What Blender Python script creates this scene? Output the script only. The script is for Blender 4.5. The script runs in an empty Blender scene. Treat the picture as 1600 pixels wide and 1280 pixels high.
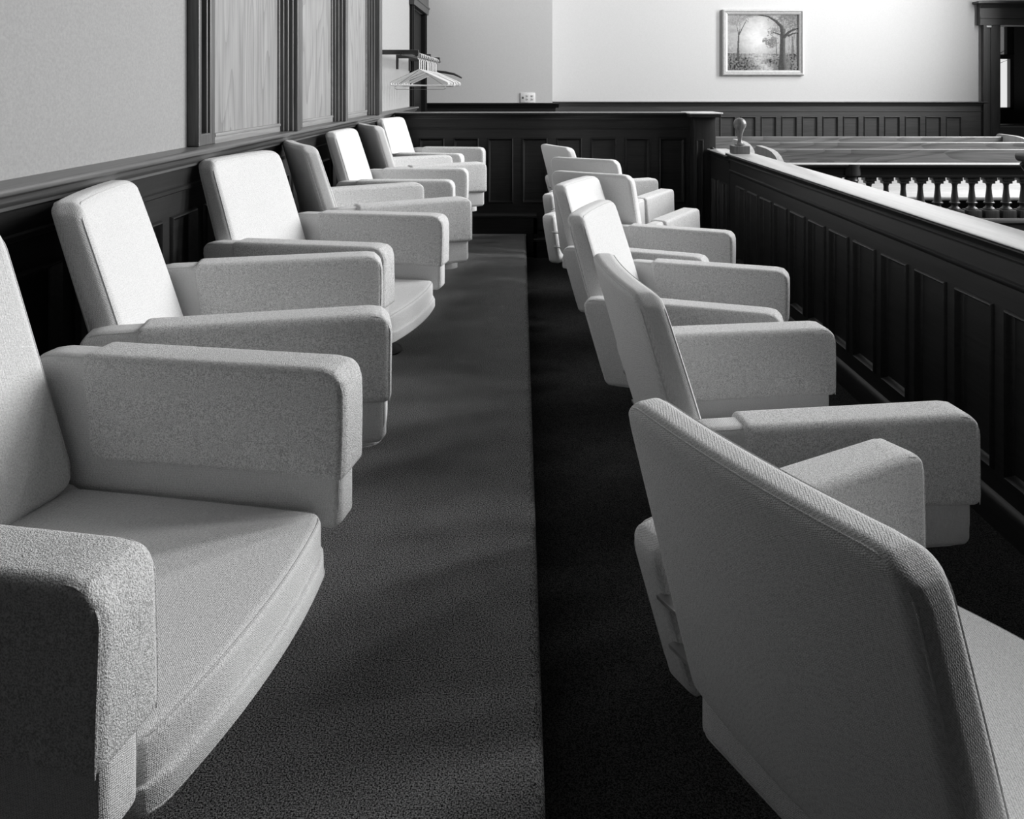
import bpy, bmesh, math, random
from mathutils import Vector, Matrix, noise

random.seed(7)
PI = math.pi
C = bpy.context.scene.collection

# ------------------------------------------------------------------ materials
def new_mat(name):
    m = bpy.data.materials.new(name)
    m.use_nodes = True
    nt = m.node_tree
    nt.nodes.clear()
    out = nt.nodes.new('ShaderNodeOutputMaterial')
    b = nt.nodes.new('ShaderNodeBsdfPrincipled')
    nt.links.new(b.outputs[0], out.inputs[0])
    return m, nt, b

def g(v):
    return (v, v, v, 1.0)

def coords(nt, scale=(1, 1, 1), kind='Object', rot=(0, 0, 0)):
    tc = nt.nodes.new('ShaderNodeTexCoord')
    mp = nt.nodes.new('ShaderNodeMapping')
    mp.inputs['Scale'].default_value = scale
    mp.inputs['Rotation'].default_value = rot
    nt.links.new(tc.outputs[kind], mp.inputs[0])
    return mp.outputs[0]

def noise_tex(nt, vec, scale, detail=2.0, rough=0.5, dist=0.0):
    n = nt.nodes.new('ShaderNodeTexNoise')
    n.inputs['Scale'].default_value = scale
    n.inputs['Detail'].default_value = detail
    n.inputs['Roughness'].default_value = rough
    n.inputs['Distortion'].default_value = dist
    nt.links.new(vec, n.inputs['Vector'])
    return n.outputs['Fac']

def ramp(nt, fac, stops):
    r = nt.nodes.new('ShaderNodeValToRGB')
    e = r.color_ramp.elements
    e[0].position, e[0].color = stops[0][0], g(stops[0][1])
    e[1].position, e[1].color = stops[-1][0], g(stops[-1][1])
    for p, v in stops[1:-1]:
        k = e.new(p)
        k.color = g(v)
    nt.links.new(fac, r.inputs[0])
    return r.outputs[0]

def bump(nt, b, height, strength, distance):
    bp = nt.nodes.new('ShaderNodeBump')
    bp.inputs['Strength'].default_value = strength
    bp.inputs['Distance'].default_value = distance
    nt.links.new(height, bp.inputs['Height'])
    nt.links.new(bp.outputs[0], b.inputs['Normal'])

def math_node(nt, op, a, bv):
    m = nt.nodes.new('ShaderNodeMath')
    m.operation = op
    for i, v in enumerate((a, bv)):
        if isinstance(v, (int, float)):
            m.inputs[i].default_value = v
        else:
            nt.links.new(v, m.inputs[i])
    return m.outputs[0]

def wave(nt, vec, scale, direction):
    w = nt.nodes.new('ShaderNodeTexWave')
    w.bands_direction = direction
    w.inputs['Scale'].default_value = scale
    w.inputs['Distortion'].default_value = 3.5
    w.inputs['Detail'].default_value = 2.0
    w.inputs['Detail Scale'].default_value = 1.6
    nt.links.new(vec, w.inputs['Vector'])
    return w.outputs['Fac']

def fabric_mat(name, lo, hi, fuzzy=False):
    m, nt, b = new_mat(name)
    v = coords(nt)
    if fuzzy:
        n1 = noise_tex(nt, v, 520, 2, .7)
        n2 = noise_tex(nt, v, 150, 2, .6)
        f = math_node(nt, 'ADD', math_node(nt, 'MULTIPLY', n1, .8), math_node(nt, 'MULTIPLY', n2, .2))
        col = ramp(nt, f, [(.39, lo), (.5, (lo + hi) / 2 + .05), (.60, hi)])
        bump(nt, b, n1, .75, .004)
    else:
        vr = coords(nt, rot=(.35, .45, .8))
        w1 = wave(nt, vr, 165, 'X')
        w2 = wave(nt, vr, 165, 'Y')
        w3 = wave(nt, vr, 165, 'Z')
        w = math_node(nt, 'ADD', math_node(nt, 'MULTIPLY', w1, w2), math_node(nt, 'MULTIPLY', w3, .6))
        n1 = noise_tex(nt, v, 330, 2, .65)
        f = math_node(nt, 'ADD', math_node(nt, 'MULTIPLY', w, .42), math_node(nt, 'MULTIPLY', n1, .75))
        col = ramp(nt, f, [(.2, lo), (.75, hi)])
        bump(nt, b, f, .65, .002)
    nt.links.new(col, b.inputs['Base Color'])
    b.inputs['Roughness'].default_value = .95
    b.inputs['Specular IOR Level'].default_value = .15
    b.inputs['Sheen Weight'].default_value = .15 if fuzzy else .04
    b.inputs['Sheen Roughness'].default_value = .5
    return m

def wood_mat(name, lo, hi, axis='Z', rough=.35, spec=.5, scale=1.0, cath=False, coat=0.0):
    m, nt, b = new_mat(name)
    s = {'X': (1.2, 26, 26), 'Y': (26, 1.2, 26), 'Z': (26, 26, 1.2)}[axis]
    v = coords(nt, tuple(k * scale for k in s))
    n = noise_tex(nt, v, 2.2, 5, .62, .8)
    s2 = {'X': (2, 160, 160), 'Y': (160, 2, 160), 'Z': (160, 160, 2)}[axis]
    n2 = noise_tex(nt, coords(nt, tuple(k * scale for k in s2)), 2.0, 2, .6)
    f = math_node(nt, 'ADD', math_node(nt, 'MULTIPLY', n, .65), math_node(nt, 'MULTIPLY', n2, .35))
    if cath:
        s3 = {'X': (.8, 5, 5), 'Y': (5, .8, 5), 'Z': (5, 5, .8)}[axis]
        w = nt.nodes.new('ShaderNodeTexNoise')
        w.inputs['Scale'].default_value = 1.0
        w.inputs['Detail'].default_value = 1.0
        nt.links.new(coords(nt, s3), w.inputs['Vector'])
        rings = math_node(nt, 'FRACT', math_node(nt, 'MULTIPLY', w.outputs['Fac'], 11.0), 0.0)
        rings = math_node(nt, 'POWER', rings, 3.0)
        f = math_node(nt, 'SUBTRACT', f, math_node(nt, 'MULTIPLY', rings, .16))
    col = ramp(nt, f, [(.32, lo), (.62, hi)])
    nt.links.new(col, b.inputs['Base Color'])
    bump(nt, b, f, .12, .002)
    b.inputs['Roughness'].default_value = rough
    b.inputs['Specular IOR Level'].default_value = spec
    b.inputs['Coat Weight'].default_value = coat
    b.inputs['Coat Roughness'].default_value = .18
    return m

def plain_mat(name, v, rough=.5, metal=0.0, spec=.5, n_amp=0.0, n_scale=60, bump_s=0.0):
    m, nt, b = new_mat(name)
    if n_amp or bump_s:
        n = noise_tex(nt, coords(nt), n_scale, 4, .6)
        col = ramp(nt, n, [(.3, max(v - n_amp, 0)), (.7, v + n_amp)])
        nt.links.new(col, b.inputs['Base Color'])
        if bump_s:
            bump(nt, b, n, bump_s, .004)
    else:
        b.inputs['Base Color'].default_value = g(v)
    b.inputs['Roughness'].default_value = rough
    b.inputs['Metallic'].default_value = metal
    b.inputs['Specular IOR Level'].default_value = spec
    return m

def carpet_mat(name, lo, hi):
    m, nt, b = new_mat(name)
    v = coords(nt)
    n1 = noise_tex(nt, v, 330, 2, .7)
    n2 = noise_tex(nt, v, 9, 3, .6)
    f = math_node(nt, 'ADD', math_node(nt, 'MULTIPLY', n1, .95), math_node(nt, 'MULTIPLY', n2, .05))
    nt.links.new(ramp(nt, f, [(.40, lo), (.62, hi)]), b.inputs['Base Color'])
    bump(nt, b, n1, .9, .006)
    b.inputs['Roughness'].default_value = .95
    b.inputs['Specular IOR Level'].default_value = .05
    return m

M = {}
M['fabric'] = fabric_mat('woven_pale_upholstery', .44, .85)
M['cover'] = fabric_mat('napped_pale_arm_cloth', .44, .92, True)
M['piping'] = fabric_mat('pale_piping_cord', .48, .70)
M['seam'] = plain_mat('seam_thread', .16, .9, spec=.1)
M['metal'] = plain_mat('brushed_steel', .6, .3, 1.0)
M['darkmetal'] = plain_mat('dark_cast_metal', .02, .5, .3)
M['carpet'] = carpet_mat('pile_carpet_lit', .015, .60)  # lit copy of the carpet, direct light put into its colour
M['carpet_shaded'] = carpet_mat('pile_carpet_shaded', .006, .08)  # same carpet darkened, shade beside the platform put into its colour
M['dwood_z'] = wood_mat('dark_oak_vertical', .006, .020, 'Z', .42, .35)
M['dwood_x'] = wood_mat('dark_oak_along_x', .006, .020, 'X', .42, .35)
M['dwood_y'] = wood_mat('dark_oak_along_y', .006, .020, 'Y', .42, .35)
M['cap_glare'] = wood_mat('varnished_cap_oak', .60, .78, 'Y', .30, .6, coat=1.0)  # dark cap oak whitened: glare off the varnish put into its colour
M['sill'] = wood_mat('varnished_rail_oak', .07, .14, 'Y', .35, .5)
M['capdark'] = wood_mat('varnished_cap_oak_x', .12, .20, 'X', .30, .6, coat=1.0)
M['mull'] = wood_mat('stained_frame_oak', .05, .13, 'Z', .36)
M['veneer'] = wood_mat('pale_oak_veneer', .20, .36, 'Z', .4, .4, .8, True)
M['pale_y'] = wood_mat('pale_oak_rail', .18, .30, 'Y', .4, .4)
M['pew'] = wood_mat('oak_pew', .08, .19, 'X', .36, .5, .5, True)
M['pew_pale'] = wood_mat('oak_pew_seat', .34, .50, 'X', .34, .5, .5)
M['pew_end'] = wood_mat('oak_pew_end', .28, .42, 'Z', .4, .4, .5)
M['baluster'] = wood_mat('turned_dark_oak', .03, .075, 'Z', .3)
M['finial'] = wood_mat('turned_mid_oak', .07, .16, 'Z', .3)
M['casing'] = wood_mat('mid_dark_oak_casing', .03, .06, 'Z', .4)
M['casing_x'] = wood_mat('mid_dark_oak_lintel', .03, .06, 'X', .4)
M['casing_dark'] = wood_mat('dark_oak_casing', .003, .008, 'Z', .6, .2)
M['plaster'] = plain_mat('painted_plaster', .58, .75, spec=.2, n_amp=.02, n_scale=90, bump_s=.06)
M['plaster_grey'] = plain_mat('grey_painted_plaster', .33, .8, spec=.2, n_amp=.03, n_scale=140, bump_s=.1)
M['plaster_dim'] = plain_mat('dark_bounce_cut_paint', .12, .8, spec=.2)  # unseen right wall, coloured dark to cut bounce light
M['ceiling'] = plain_mat('ceiling_paint', .12, .8, spec=.2)
M['oak_fill_cut'] = wood_mat('dark_oak_fill_cut', .012, .036, 'Z', .5)  # dark wood added on unseen walls to cut fill light
M['black'] = plain_mat('black_painted_wood', .012, .4)
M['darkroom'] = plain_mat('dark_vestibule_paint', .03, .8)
M['plastic'] = plain_mat('white_plastic', .70, .3)
M['ivory'] = plain_mat('ivory_plate', .78, .35)
M['slot'] = plain_mat('dark_slot', .03, .6)
M['gilt'] = plain_mat('pale_gilt_frame', .50, .35, .1, n_amp=.06, n_scale=40)
M['wire'] = plain_mat('grey_wire', .2, .35, .9)
M['hwood'] = plain_mat('dark_hanger_wood', .03, .3)
M['shade'] = plain_mat('woven_window_screen', .12, .9, n_amp=.05, n_scale=150)
M['shade'].node_tree.nodes['Principled BSDF'].inputs['Alpha'].default_value = .60
M['bark'] = plain_mat('grey_bark', .22, .9, n_amp=.06, n_scale=30)

# ------------------------------------------------------------------ helpers
def obj(name, bm, mat, parent=None, smooth=True, angle=40):
    bmesh.ops.recalc_face_normals(bm, faces=bm.faces)
    me = bpy.data.meshes.new(name)
    bm.to_mesh(me)
    bm.free()
    mats = mat if isinstance(mat, (list, tuple)) else [mat]
    for m in mats:
        me.materials.append(M[m] if isinstance(m, str) else m)
    if smooth:
        me.shade_smooth()
        me.set_sharp_from_angle(angle=math.radians(angle))
    o = bpy.data.objects.new(name, me)
    C.objects.link(o)
    if parent:
        o.parent = parent
    return o

def tag(o, label=None, cat=None, group=None, kind=None):
    if label: o['label'] = label
    if cat: o['category'] = cat
    if group: o['group'] = group
    if kind: o['kind'] = kind
    return o

def thing(name, label, cat, loc=(0, 0, 0), rz=0, group=None):
    o = bpy.data.objects.new(name, None)
    o.empty_display_size = .1
    C.objects.link(o)
    o.location = loc
    o.rotation_euler = (0, 0, rz)
    return tag(o, label, cat, group)

def children(o):
    return [c for c in bpy.data.objects if c.parent == o]

def copy_tree(o, parent=None, kids=None):
    if kids is None:
        kids = {}
        for c in bpy.data.objects:
            if c.parent:
                kids.setdefault(c.parent.name, []).append(c)
    c = o.copy()
    C.objects.link(c)
    c.parent = parent
    for ch in kids.get(o.name, []):
        copy_tree(ch, c, kids)
    return c

def BM():
    return bmesh.new()

def box(bm, x0, x1, y0, y1, z0, z1, bev=0.0, seg=2, mi=0):
    r = bmesh.ops.create_cube(bm, size=1.0)
    vs = r['verts']
    for v in vs:
        v.co = Vector(((x0 + x1) / 2 + v.co.x * (x1 - x0), (y0 + y1) / 2 + v.co.y * (y1 - y0), (z0 + z1) / 2 + v.co.z * (z1 - z0)))
    fs = list({f for v in vs for f in v.link_faces})
    if bev > 0:
        es = list({e for v in vs for e in v.link_edges})
        rr = bmesh.ops.bevel(bm, geom=es, offset=bev, segments=seg, profile=.5, affect='EDGES')
        fs = rr['faces'] + [f for f in fs if f.is_valid]
    for f in fs:
        if f.is_valid:
            f.material_index = mi
    return vs

def tube(bm, pts, r, n=8, closed=False, cap=True):
    pts = [Vector(p) for p in pts]
    N = len(pts)
    rad = r if isinstance(r, (list, tuple)) else [r] * N
    rings = []
    up = None
    for i in range(N):
        if closed:
            t = (pts[(i + 1) % N] - pts[i - 1]).normalized()
        else:
            t = (pts[min(i + 1, N - 1)] - pts[max(i - 1, 0)]).normalized()
        if up is None:
            a = Vector((0, 0, 1)) if abs(t.z) < .9 else Vector((1, 0, 0))
            up = (a - t * a.dot(t)).normalized()
        else:
            up = (up - t * up.dot(t))
            if up.length < 1e-6:
                up = t.orthogonal()
            up.normalize()
        s = t.cross(up)
        rings.append([bm.verts.new(pts[i] + (up * math.cos(2 * PI * k / n) + s * math.sin(2 * PI * k / n)) * rad[i]) for k in range(n)])
    for i in range(N if closed else N - 1):
        A, B = rings[i], rings[(i + 1) % N]
        for k in range(n):
            bm.faces.new((A[k], A[(k + 1) % n], B[(k + 1) % n], B[k]))
    if cap and not closed:
        bm.faces.new(rings[0])
        bm.faces.new(rings[-1][::-1])

def lathe(bm, prof, cx=0, cy=0, n=24):
    rings = []
    for r, z in prof:
        if r < 1e-5:
            rings.append([bm.verts.new((cx, cy, z))])
        else:
            rings.append([bm.verts.new((cx + r * math.cos(2 * PI * k / n), cy + r * math.sin(2 * PI * k / n), z)) for k in range(n)])
    for A, B in zip(rings[:-1], rings[1:]):
        for k in range(n):
            if len(A) == 1 and len(B) == 1:
                continue
            if len(A) == 1:
                bm.faces.new((A[0], B[k], B[(k + 1) % n]))
            elif len(B) == 1:
                bm.faces.new((A[k], A[(k + 1) % n], B[0]))
            else:
                bm.faces.new((A[k], A[(k + 1) % n], B[(k + 1) % n], B[k]))
    if len(rings[0]) > 1:
        bm.faces.new(rings[0][::-1])
    if len(rings[-1]) > 1:
        bm.faces.new(rings[-1])

def axis_samples(h, r, seg, mid):
    a = []
    for i in range(seg + 1):
        a.append(-h + r - r * math.tan(PI / 4 * (1 - i / seg)))
    for i in range(1, mid):
        a.append(-(h - r) + 2 * (h - r) * i / mid)
    for i in range(seg + 1):
        a.append(h - r + r * math.tan(PI / 4 * i / seg))
    return a

def cushion(h, r=.02, seg=3, mid=(8, 8, 4), deform=None, corner=None, R=0.0):
    """rounded box with half sizes h and edge radius r; corner=(i,j): outline rounded to radius R in that plane"""
    bm = BM()
    ax = [axis_samples(h[i], r, seg, mid[i]) for i in range(3)]
    cache = {}
    def vert(i, j, k):
        key = (i, j, k)
        if key not in cache:
            p = Vector((ax[0][i], ax[1][j], ax[2][k]))
            inner = Vector(tuple(max(-(h[a] - r), min(h[a] - r, p[a])) for a in range(3)))
            d = p - inner
            q = inner + d.normalized() * r if d.length > 1e-9 else p
            if corner:
                a, b = corner
                RR = R(q) if callable(R) else R
                if RR > 0:
                    u = (abs(q[a]) - (h[a] - RR)) / RR
                    w = (abs(q[b]) - (h[b] - RR)) / RR
                    if u > 0 and w > 0:
                        uu = u * math.sqrt(max(0, 1 - w * w / 2))
                        ww = w * math.sqrt(max(0, 1 - u * u / 2))
                        q[a] = math.copysign(h[a] - RR + uu * RR, q[a])
                        q[b] = math.copysign(h[b] - RR + ww * RR, q[b])
            cache[key] = bm.verts.new(deform(q) if deform else q)
        return cache[key]
    n = [len(a) for a in ax]
    def face(f, n1, n2):
        for i in range(n1 - 1):
            for j in range(n2 - 1):
                bm.faces.new((vert(*f(i, j)), vert(*f(i + 1, j)), vert(*f(i + 1, j + 1)), vert(*f(i, j + 1))))
    for e in (0, n[0] - 1):
        face(lambda i, j, e=e: (e, i, j), n[1], n[2])
    for e in (0, n[1] - 1):
        face(lambda i, j, e=e: (i, e, j), n[0], n[2])
    for e in (0, n[2] - 1):
        face(lambda i, j, e=e: (i, j, e), n[0], n[1])
    return bm

def rr_path(ha, hb, R, step=.03, k=6):
    """rounded rectangle outline, list of (a,b)"""
    pts = []
    for (sa, sb, a0) in ((1, 1, 0), (-1, 1, PI / 2), (-1, -1, PI), (1, -1, 1.5 * PI)):
        for i in range(k + 1):
            t = a0 + PI / 2 * i / k
            pts.append((sa * (ha - R) + R * math.cos(t), sb * (hb - R) + R * math.sin(t)))
    out = []
    for i, p in enumerate(pts):
        q = pts[(i + 1) % len(pts)]
        L = math.hypot(q[0] - p[0], q[1] - p[1])
        m = max(1, int(L / step))
        for j in range(m):
            out.append((p[0] + (q[0] - p[0]) * j / m, p[1] + (q[1] - p[1]) * j / m))
    return out

# ------------------------------------------------------------------ camera
F = 1240.0
H = 1.17
cam_d = bpy.data.cameras.new('camera')
cam = bpy.data.objects.new('camera', cam_d)
C.objects.link(cam)
cam.location = (0, 0, H)
cam.rotation_euler = (PI / 2, 0, 0)
cam_d.sensor_fit = 'HORIZONTAL'
cam_d.sensor_width = 36
cam_d.lens = 36 * F / 1600
cam_d.shift_x = -14 / 1600
cam_d.shift_y = -505 / 1600
cam_d.clip_start = .02
bpy.context.scene.camera = cam

ZL = -.19            # lower floor
XW = -1.09           # left wall
YP = 6.31            # end partition of the jury box
X_RAIL = 1.46
Y_B1, Y_B2 = 8.95, 9.75
X_C = .354           # corner between the two far wall sections
X_R = 6.35           # right wall
CEIL = 6.6
Y_N = -2.5

# ------------------------------------------------------------------ room shell
def struct(name, bm, mat, parent=None, smooth=False):
    o = obj(name, bm, mat, parent, smooth=smooth)
    if parent is None:
        o['kind'] = 'structure'
    return o

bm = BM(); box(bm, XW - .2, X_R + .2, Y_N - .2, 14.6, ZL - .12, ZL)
struct('floor', bm, 'carpet_shaded')

# raised platform with rounded carpet nosing
bm = BM()
prof = [(XW, ZL), (.028, ZL), (.028, -.03)]
for i in range(7):
    t = i / 6 * PI / 2
    prof.append((.028 + .012 - .025 + .025 * math.cos(t) - .0, -.025 + .025 * math.sin(t)))
prof.append((XW, 0))
N = 30
ys = [Y_N + (YP - Y_N) * i / N for i in range(N + 1)]
rings = [[bm.verts.new((x, y, z)) for x, z in prof] for y in ys]
for A, B in zip(rings[:-1], rings[1:]):
    for k in range(len(prof)):
        bm.faces.new((A[k], A[(k + 1) % len(prof)], B[(k + 1) % len(prof)], B[k]))
bm.faces.new(rings[0]); bm.faces.new(rings[-1][::-1])
o = struct('floor_platform', bm, 'carpet', smooth=True)

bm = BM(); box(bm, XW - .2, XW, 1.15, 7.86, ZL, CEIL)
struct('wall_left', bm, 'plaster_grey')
bm = BM(); box(bm, XW - .2, XW, Y_N - .2, 1.15, ZL, CEIL)
box(bm, XW - .02, XW + .03, 1.05, 1.15, .97, 3.3)
struct('wall_left_fill_cut', bm, 'oak_fill_cut')  # unseen stretch of wall, dark wood added to cut bounce light
bm = BM(); box(bm, XW - .2, XW, 7.86, Y_B1 + .2, 1.97, CEIL)
box(bm, XW - .2, XW, 8.88, Y_B1 + .2, ZL, 1.97)
struct('wall_left_far', bm, 'plaster')
bm = BM(); box(bm, XW - .2, X_C, Y_B1, Y_B1 + .2, ZL, CEIL)
box(bm, X_C - .2, X_C, Y_B1 + .2, Y_B2 + .2, ZL, CEIL)
struct('wall_back_left', bm, 'plaster')
DX0, DX1, DZ = 5.84, X_R - .02, 1.92
bm = BM(); box(bm, X_C, DX0, Y_B2, Y_B2 + .2, ZL, CEIL)
box(bm, DX0, X_R + .2, Y_B2, Y_B2 + .2, DZ, CEIL)
struct('wall_back_right', bm, 'plaster')
bm = BM(); box(bm, XW - .2, X_R + .2, Y_N - .2, Y_N, ZL, CEIL)
struct('wall_front_fill_cut', bm, 'oak_fill_cut')
bm = BM(); box(bm, XW - .2, X_R + .2, Y_N - .2, Y_B2 + .2, CEIL, CEIL + .15)
struct('ceiling', bm, 'ceiling')

# right wall with tall window openings
WIN = [(2.6, 3.5), (4.8, 5.7), (7.0, 7.9)]
WZ0, WZ1 = 1.5, 6.3
bm = BM()
box(bm, X_R, X_R + .25, Y_N - .2, Y_B2 + .2, ZL, WZ0)
box(bm, X_R, X_R + .25, Y_N - .2, Y_B2 + .2, WZ1, CEIL)
edges = [Y_N - .2] + [v for w in WIN for v in w] + [Y_B2 + .2]
for i in range(0, len(edges), 2):
    box(bm, X_R, X_R + .25, edges[i], edges[i + 1], WZ0, WZ1)
struct('wall_right', bm, 'plaster_dim')
for i, (a, b) in enumerate(WIN):
    bm = BM()
    t = .05
    box(bm, X_R - .02, X_R + .1, a - .1, a + .02, WZ0 - .05, WZ1 + .12)
    box(bm, X_R - .02, X_R + .1, b - .02, b + .1, WZ0 - .05, WZ1 + .12)
    box(bm, X_R - .04, X_R + .1, a - .12, b + .12, WZ1, WZ1 + .14)
    box(bm, X_R - .06, X_R + .1, a - .12, b + .12, WZ0 - .06, WZ0)
    zm = (WZ0 + WZ1) / 2
    box(bm, X_R + .1, X_R + .14, a, b, zm - .03, zm + .03)
    struct('window_%d' % (i + 2), bm, 'casing')

# vestibule beyond the doorway, with its own window
VX0, VX1, VY = 5.2, 9.0, 12.6
WVX0, WVX1, WVZ0, WVZ1 = 6.9, 7.83, .80, 2.35
bm = BM()
box(bm, VX0, WVX0, VY, VY + .15, ZL, 3.0)
box(bm, WVX1, VX1, VY, VY + .15, ZL, 3.0)
box(bm, WVX0, WVX1, VY, VY + .15, ZL, WVZ0)
box(bm, WVX0, WVX1, VY, VY + .15, WVZ1, 3.0)
box(bm, VX0 - .15, VX0, Y_B2 + .2, VY + .15, ZL, 3.0)
box(bm, VX1, VX1 + .15, Y_B2, VY + .15, ZL, 3.0)
box(bm, VX0 - .15, VX1 + .15, Y_B2 + .2, VY + .15, 3.0, 3.1)
box(bm, X_R + .2, VX1 + .15, Y_B2, Y_B2 + .2, ZL, 3.0)
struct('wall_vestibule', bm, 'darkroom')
# ------------------------------------------------------------------ panelled woodwork
def panel_strip(bm, fn, u0, u1, w0, w1, panels, t_board=.02, recess=.014, mould=.016):
    """boards on the plane n=0 (front) with recessed panels and mitred mouldings; fn maps (u,w,n)->world"""
    def quadbox(a0, a1, b0, b1, n0, n1):
        vs = [bm.verts.new(fn(u, w, n)) for u in (a0, a1) for w in (b0, b1) for n in (n0, n1)]
        for idx in ((0, 1, 3, 2), (4, 6, 7, 5), (0, 4, 5, 1), (2, 3, 7, 6), (0, 2, 6, 4), (1, 5, 7, 3)):
            bm.faces.new([vs[i] for i in idx])
    quadbox(u0, u1, w0, w1, -recess - t_board, -recess)
    panels = sorted(panels)
    zb = min(p[2] for p in panels); zt = max(p[3] for p in panels)
    quadbox(u0, u1, zt, w1, -recess, 0)
    quadbox(u0, u1, w0, zb, -recess, 0)
    cur = u0
    for (a, b, c, d) in panels:
        if a > cur:
            quadbox(cur, a, zb, zt, -recess, 0)
        cur = b
    if cur < u1:
        quadbox(cur, u1, zb, zt, -recess, 0)
    steps = [(-.003, 0), (0, .008), (mould * .3, .011), (mould * .55, .004), (mould * .7, -.004), (mould * 1.0, -recess * .8), (mould * 1.25, -recess)]
    for (a, b, c, d) in panels:
        rings = []
        for ins, n in steps:
            rings.append([bm.verts.new(fn(u, w, n)) for u, w in ((a + ins, c + ins), (b - ins, c + ins), (b - ins, d - ins), (a + ins, d - ins))])
        for A, B in zip(rings[:-1], rings[1:]):
            for k in range(4):
                bm.faces.new((A[k], A[(k + 1) % 4], B[(k + 1) % 4], B[k]))

def bar(bm, fn, u0, u1, prof):
    """extrude an (n,w) profile along u"""
    A = [bm.verts.new(fn(u0, w, n)) for n, w in prof]
    B = [bm.verts.new(fn(u1, w, n)) for n, w in prof]
    k = len(prof)
    for i in range(k):
        bm.faces.new((A[i], A[(i + 1) % k], B[(i + 1) % k], B[i]))
    bm.faces.new(A); bm.faces.new(B[::-1])

def cap_prof(depth_front, depth_back, z_top, th):
    """cap moulding: nosed top board with a cove below"""
    p = [(-depth_back, z_top), (depth_front - .008, z_top)]
    for i in range(1, 6):
        t = i / 6 * PI
        p.append((depth_front - .008 + .011 * math.sin(t), z_top - th / 2 + th / 2 * math.cos(t)))
    p += [(depth_front - .010, z_top - th), (depth_front - .016, z_top - th - .005), (depth_front - .018, z_top - th - .012),
          (depth_front - .026, z_top - th - .02), (.012, z_top - th - .028), (.010, z_top - th - .036), (0.0, z_top - th - .036), (-depth_back, z_top - th - .036)]
    return p

# --- left wall wainscot (front face at XW+.03)
def f_left(u, w, n): return Vector((XW + .034 + n, u, w))
bm = BM()
pans = []
y = -1.4
while y < 6.05:
    pans.append((y, y + .185, .12, .775)); y += .2525
panel_strip(bm, f_left, Y_N, YP, 0, .94, pans)
bar(bm, f_left, Y_N, YP, [(0, .862), (.006, .858), (.006, .848), (0, .844)])
o = struct('trim_1', bm, 'dwood_y', smooth=True)
bm = BM(); bar(bm, f_left, Y_N, YP, [(0, 0), (.018, 0), (.018, .075), (.010, .09), (0, .095)])
struct('baseboard_left', bm, 'dwood_y')
bm = BM(); bar(bm, f_left, Y_N, 7.80, cap_prof(.052, .034, .972, .02))
o = struct('trim_2', bm, 'sill', smooth=True)
# wainscot beyond the partition on the left wall
bm = BM(); panel_strip(bm, f_left, YP + .12, 7.80, ZL, .94, [(6.6 + .2525 * i, 6.785 + .2525 * i, .1, .775) for i in range(4)])
struct('trim_3', bm, 'dwood_y', smooth=True)

# --- far walls wainscot
def f_b1(u, w, n): return Vector((u, Y_B1 - .034 - n, w))
bm = BM(); panel_strip(bm, f_b1, XW, X_C + .034, ZL, .96, [(XW + .08 + .2525 * i, XW + .265 + .2525 * i, .1, .79) for i in range(5)])
bar(bm, f_b1, XW, X_C + .034, [(0, .885), (.006, .88), (.006, .872), (0, .868)])
struct('trim_4', bm, 'dwood_x', smooth=True)
bm = BM(); bar(bm, f_b1, XW, X_C + .07, cap_prof(.045, .034, .984, .018))
struct('trim_5', bm, 'dwood_x', smooth=True)
def f_b2(u, w, n): return Vector((u, Y_B2 - .034 - n, w))
bm = BM()
pans = []
x = 2.4375 - .2517 * 8
for i in range(21):
    a = x + i * .2517
    if a > .45 and a + .185 < 5.62:
        pans.append((a, a + .185, .1, .80))
panel_strip(bm, f_b2, X_C + .034, 5.66, ZL, .96, pans)
bar(bm, f_b2, X_C + .034, 5.66, [(0, .876), (.007, .872), (.007, .862), (0, .858)])
struct('trim_6', bm, 'casing_x', smooth=True)
bm = BM(); bar(bm, f_b2, X_C + .034, 5.70, cap_prof(.045, .034, .984, .018))
struct('trim_7', bm, 'casing_x', smooth=True)

# --- doorway on the far right: casing and lintel
bm = BM()
def f_dc(u, w, n): return Vector((u, Y_B2 - n, w))
box(bm, 5.655, 5.86, Y_B2 - .05, Y_B2 + .2, ZL, DZ)
box(bm, 5.645, 5.70, Y_B2 - .07, Y_B2 - .05, ZL, DZ)
box(bm, 5.74, 5.75, Y_B2 - .058, Y_B2 - .05, ZL, DZ)
o = struct('door_2', bm, 'casing')
bm = BM()
A = [(0, DZ), (.075, DZ), (.075, DZ + .075), (.085, DZ + .08), (.085, DZ + .09), (.07, DZ + .092), (.07, DZ + .205), (.08, DZ + .215), (.10, DZ + .24),
     (.13, DZ + .262), (.13, DZ + .285), (0, DZ + .285)]
bar(bm, f_dc, 5.60, X_R, A)
bar(bm, f_dc, 5.545, 5.60, [(0, DZ + .26), (.13, DZ + .26), (.13, DZ + .285), (0, DZ + .285)])
struct('door_lintel', bm, 'casing_x', parent=o)
bm = BM(); box(bm, 5.675, 5.735, Y_B2 - .082, Y_B2 - .07, DZ - .03, DZ - .008, .003)
struct('door_bracket', bm, 'ivory', parent=o)

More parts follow.
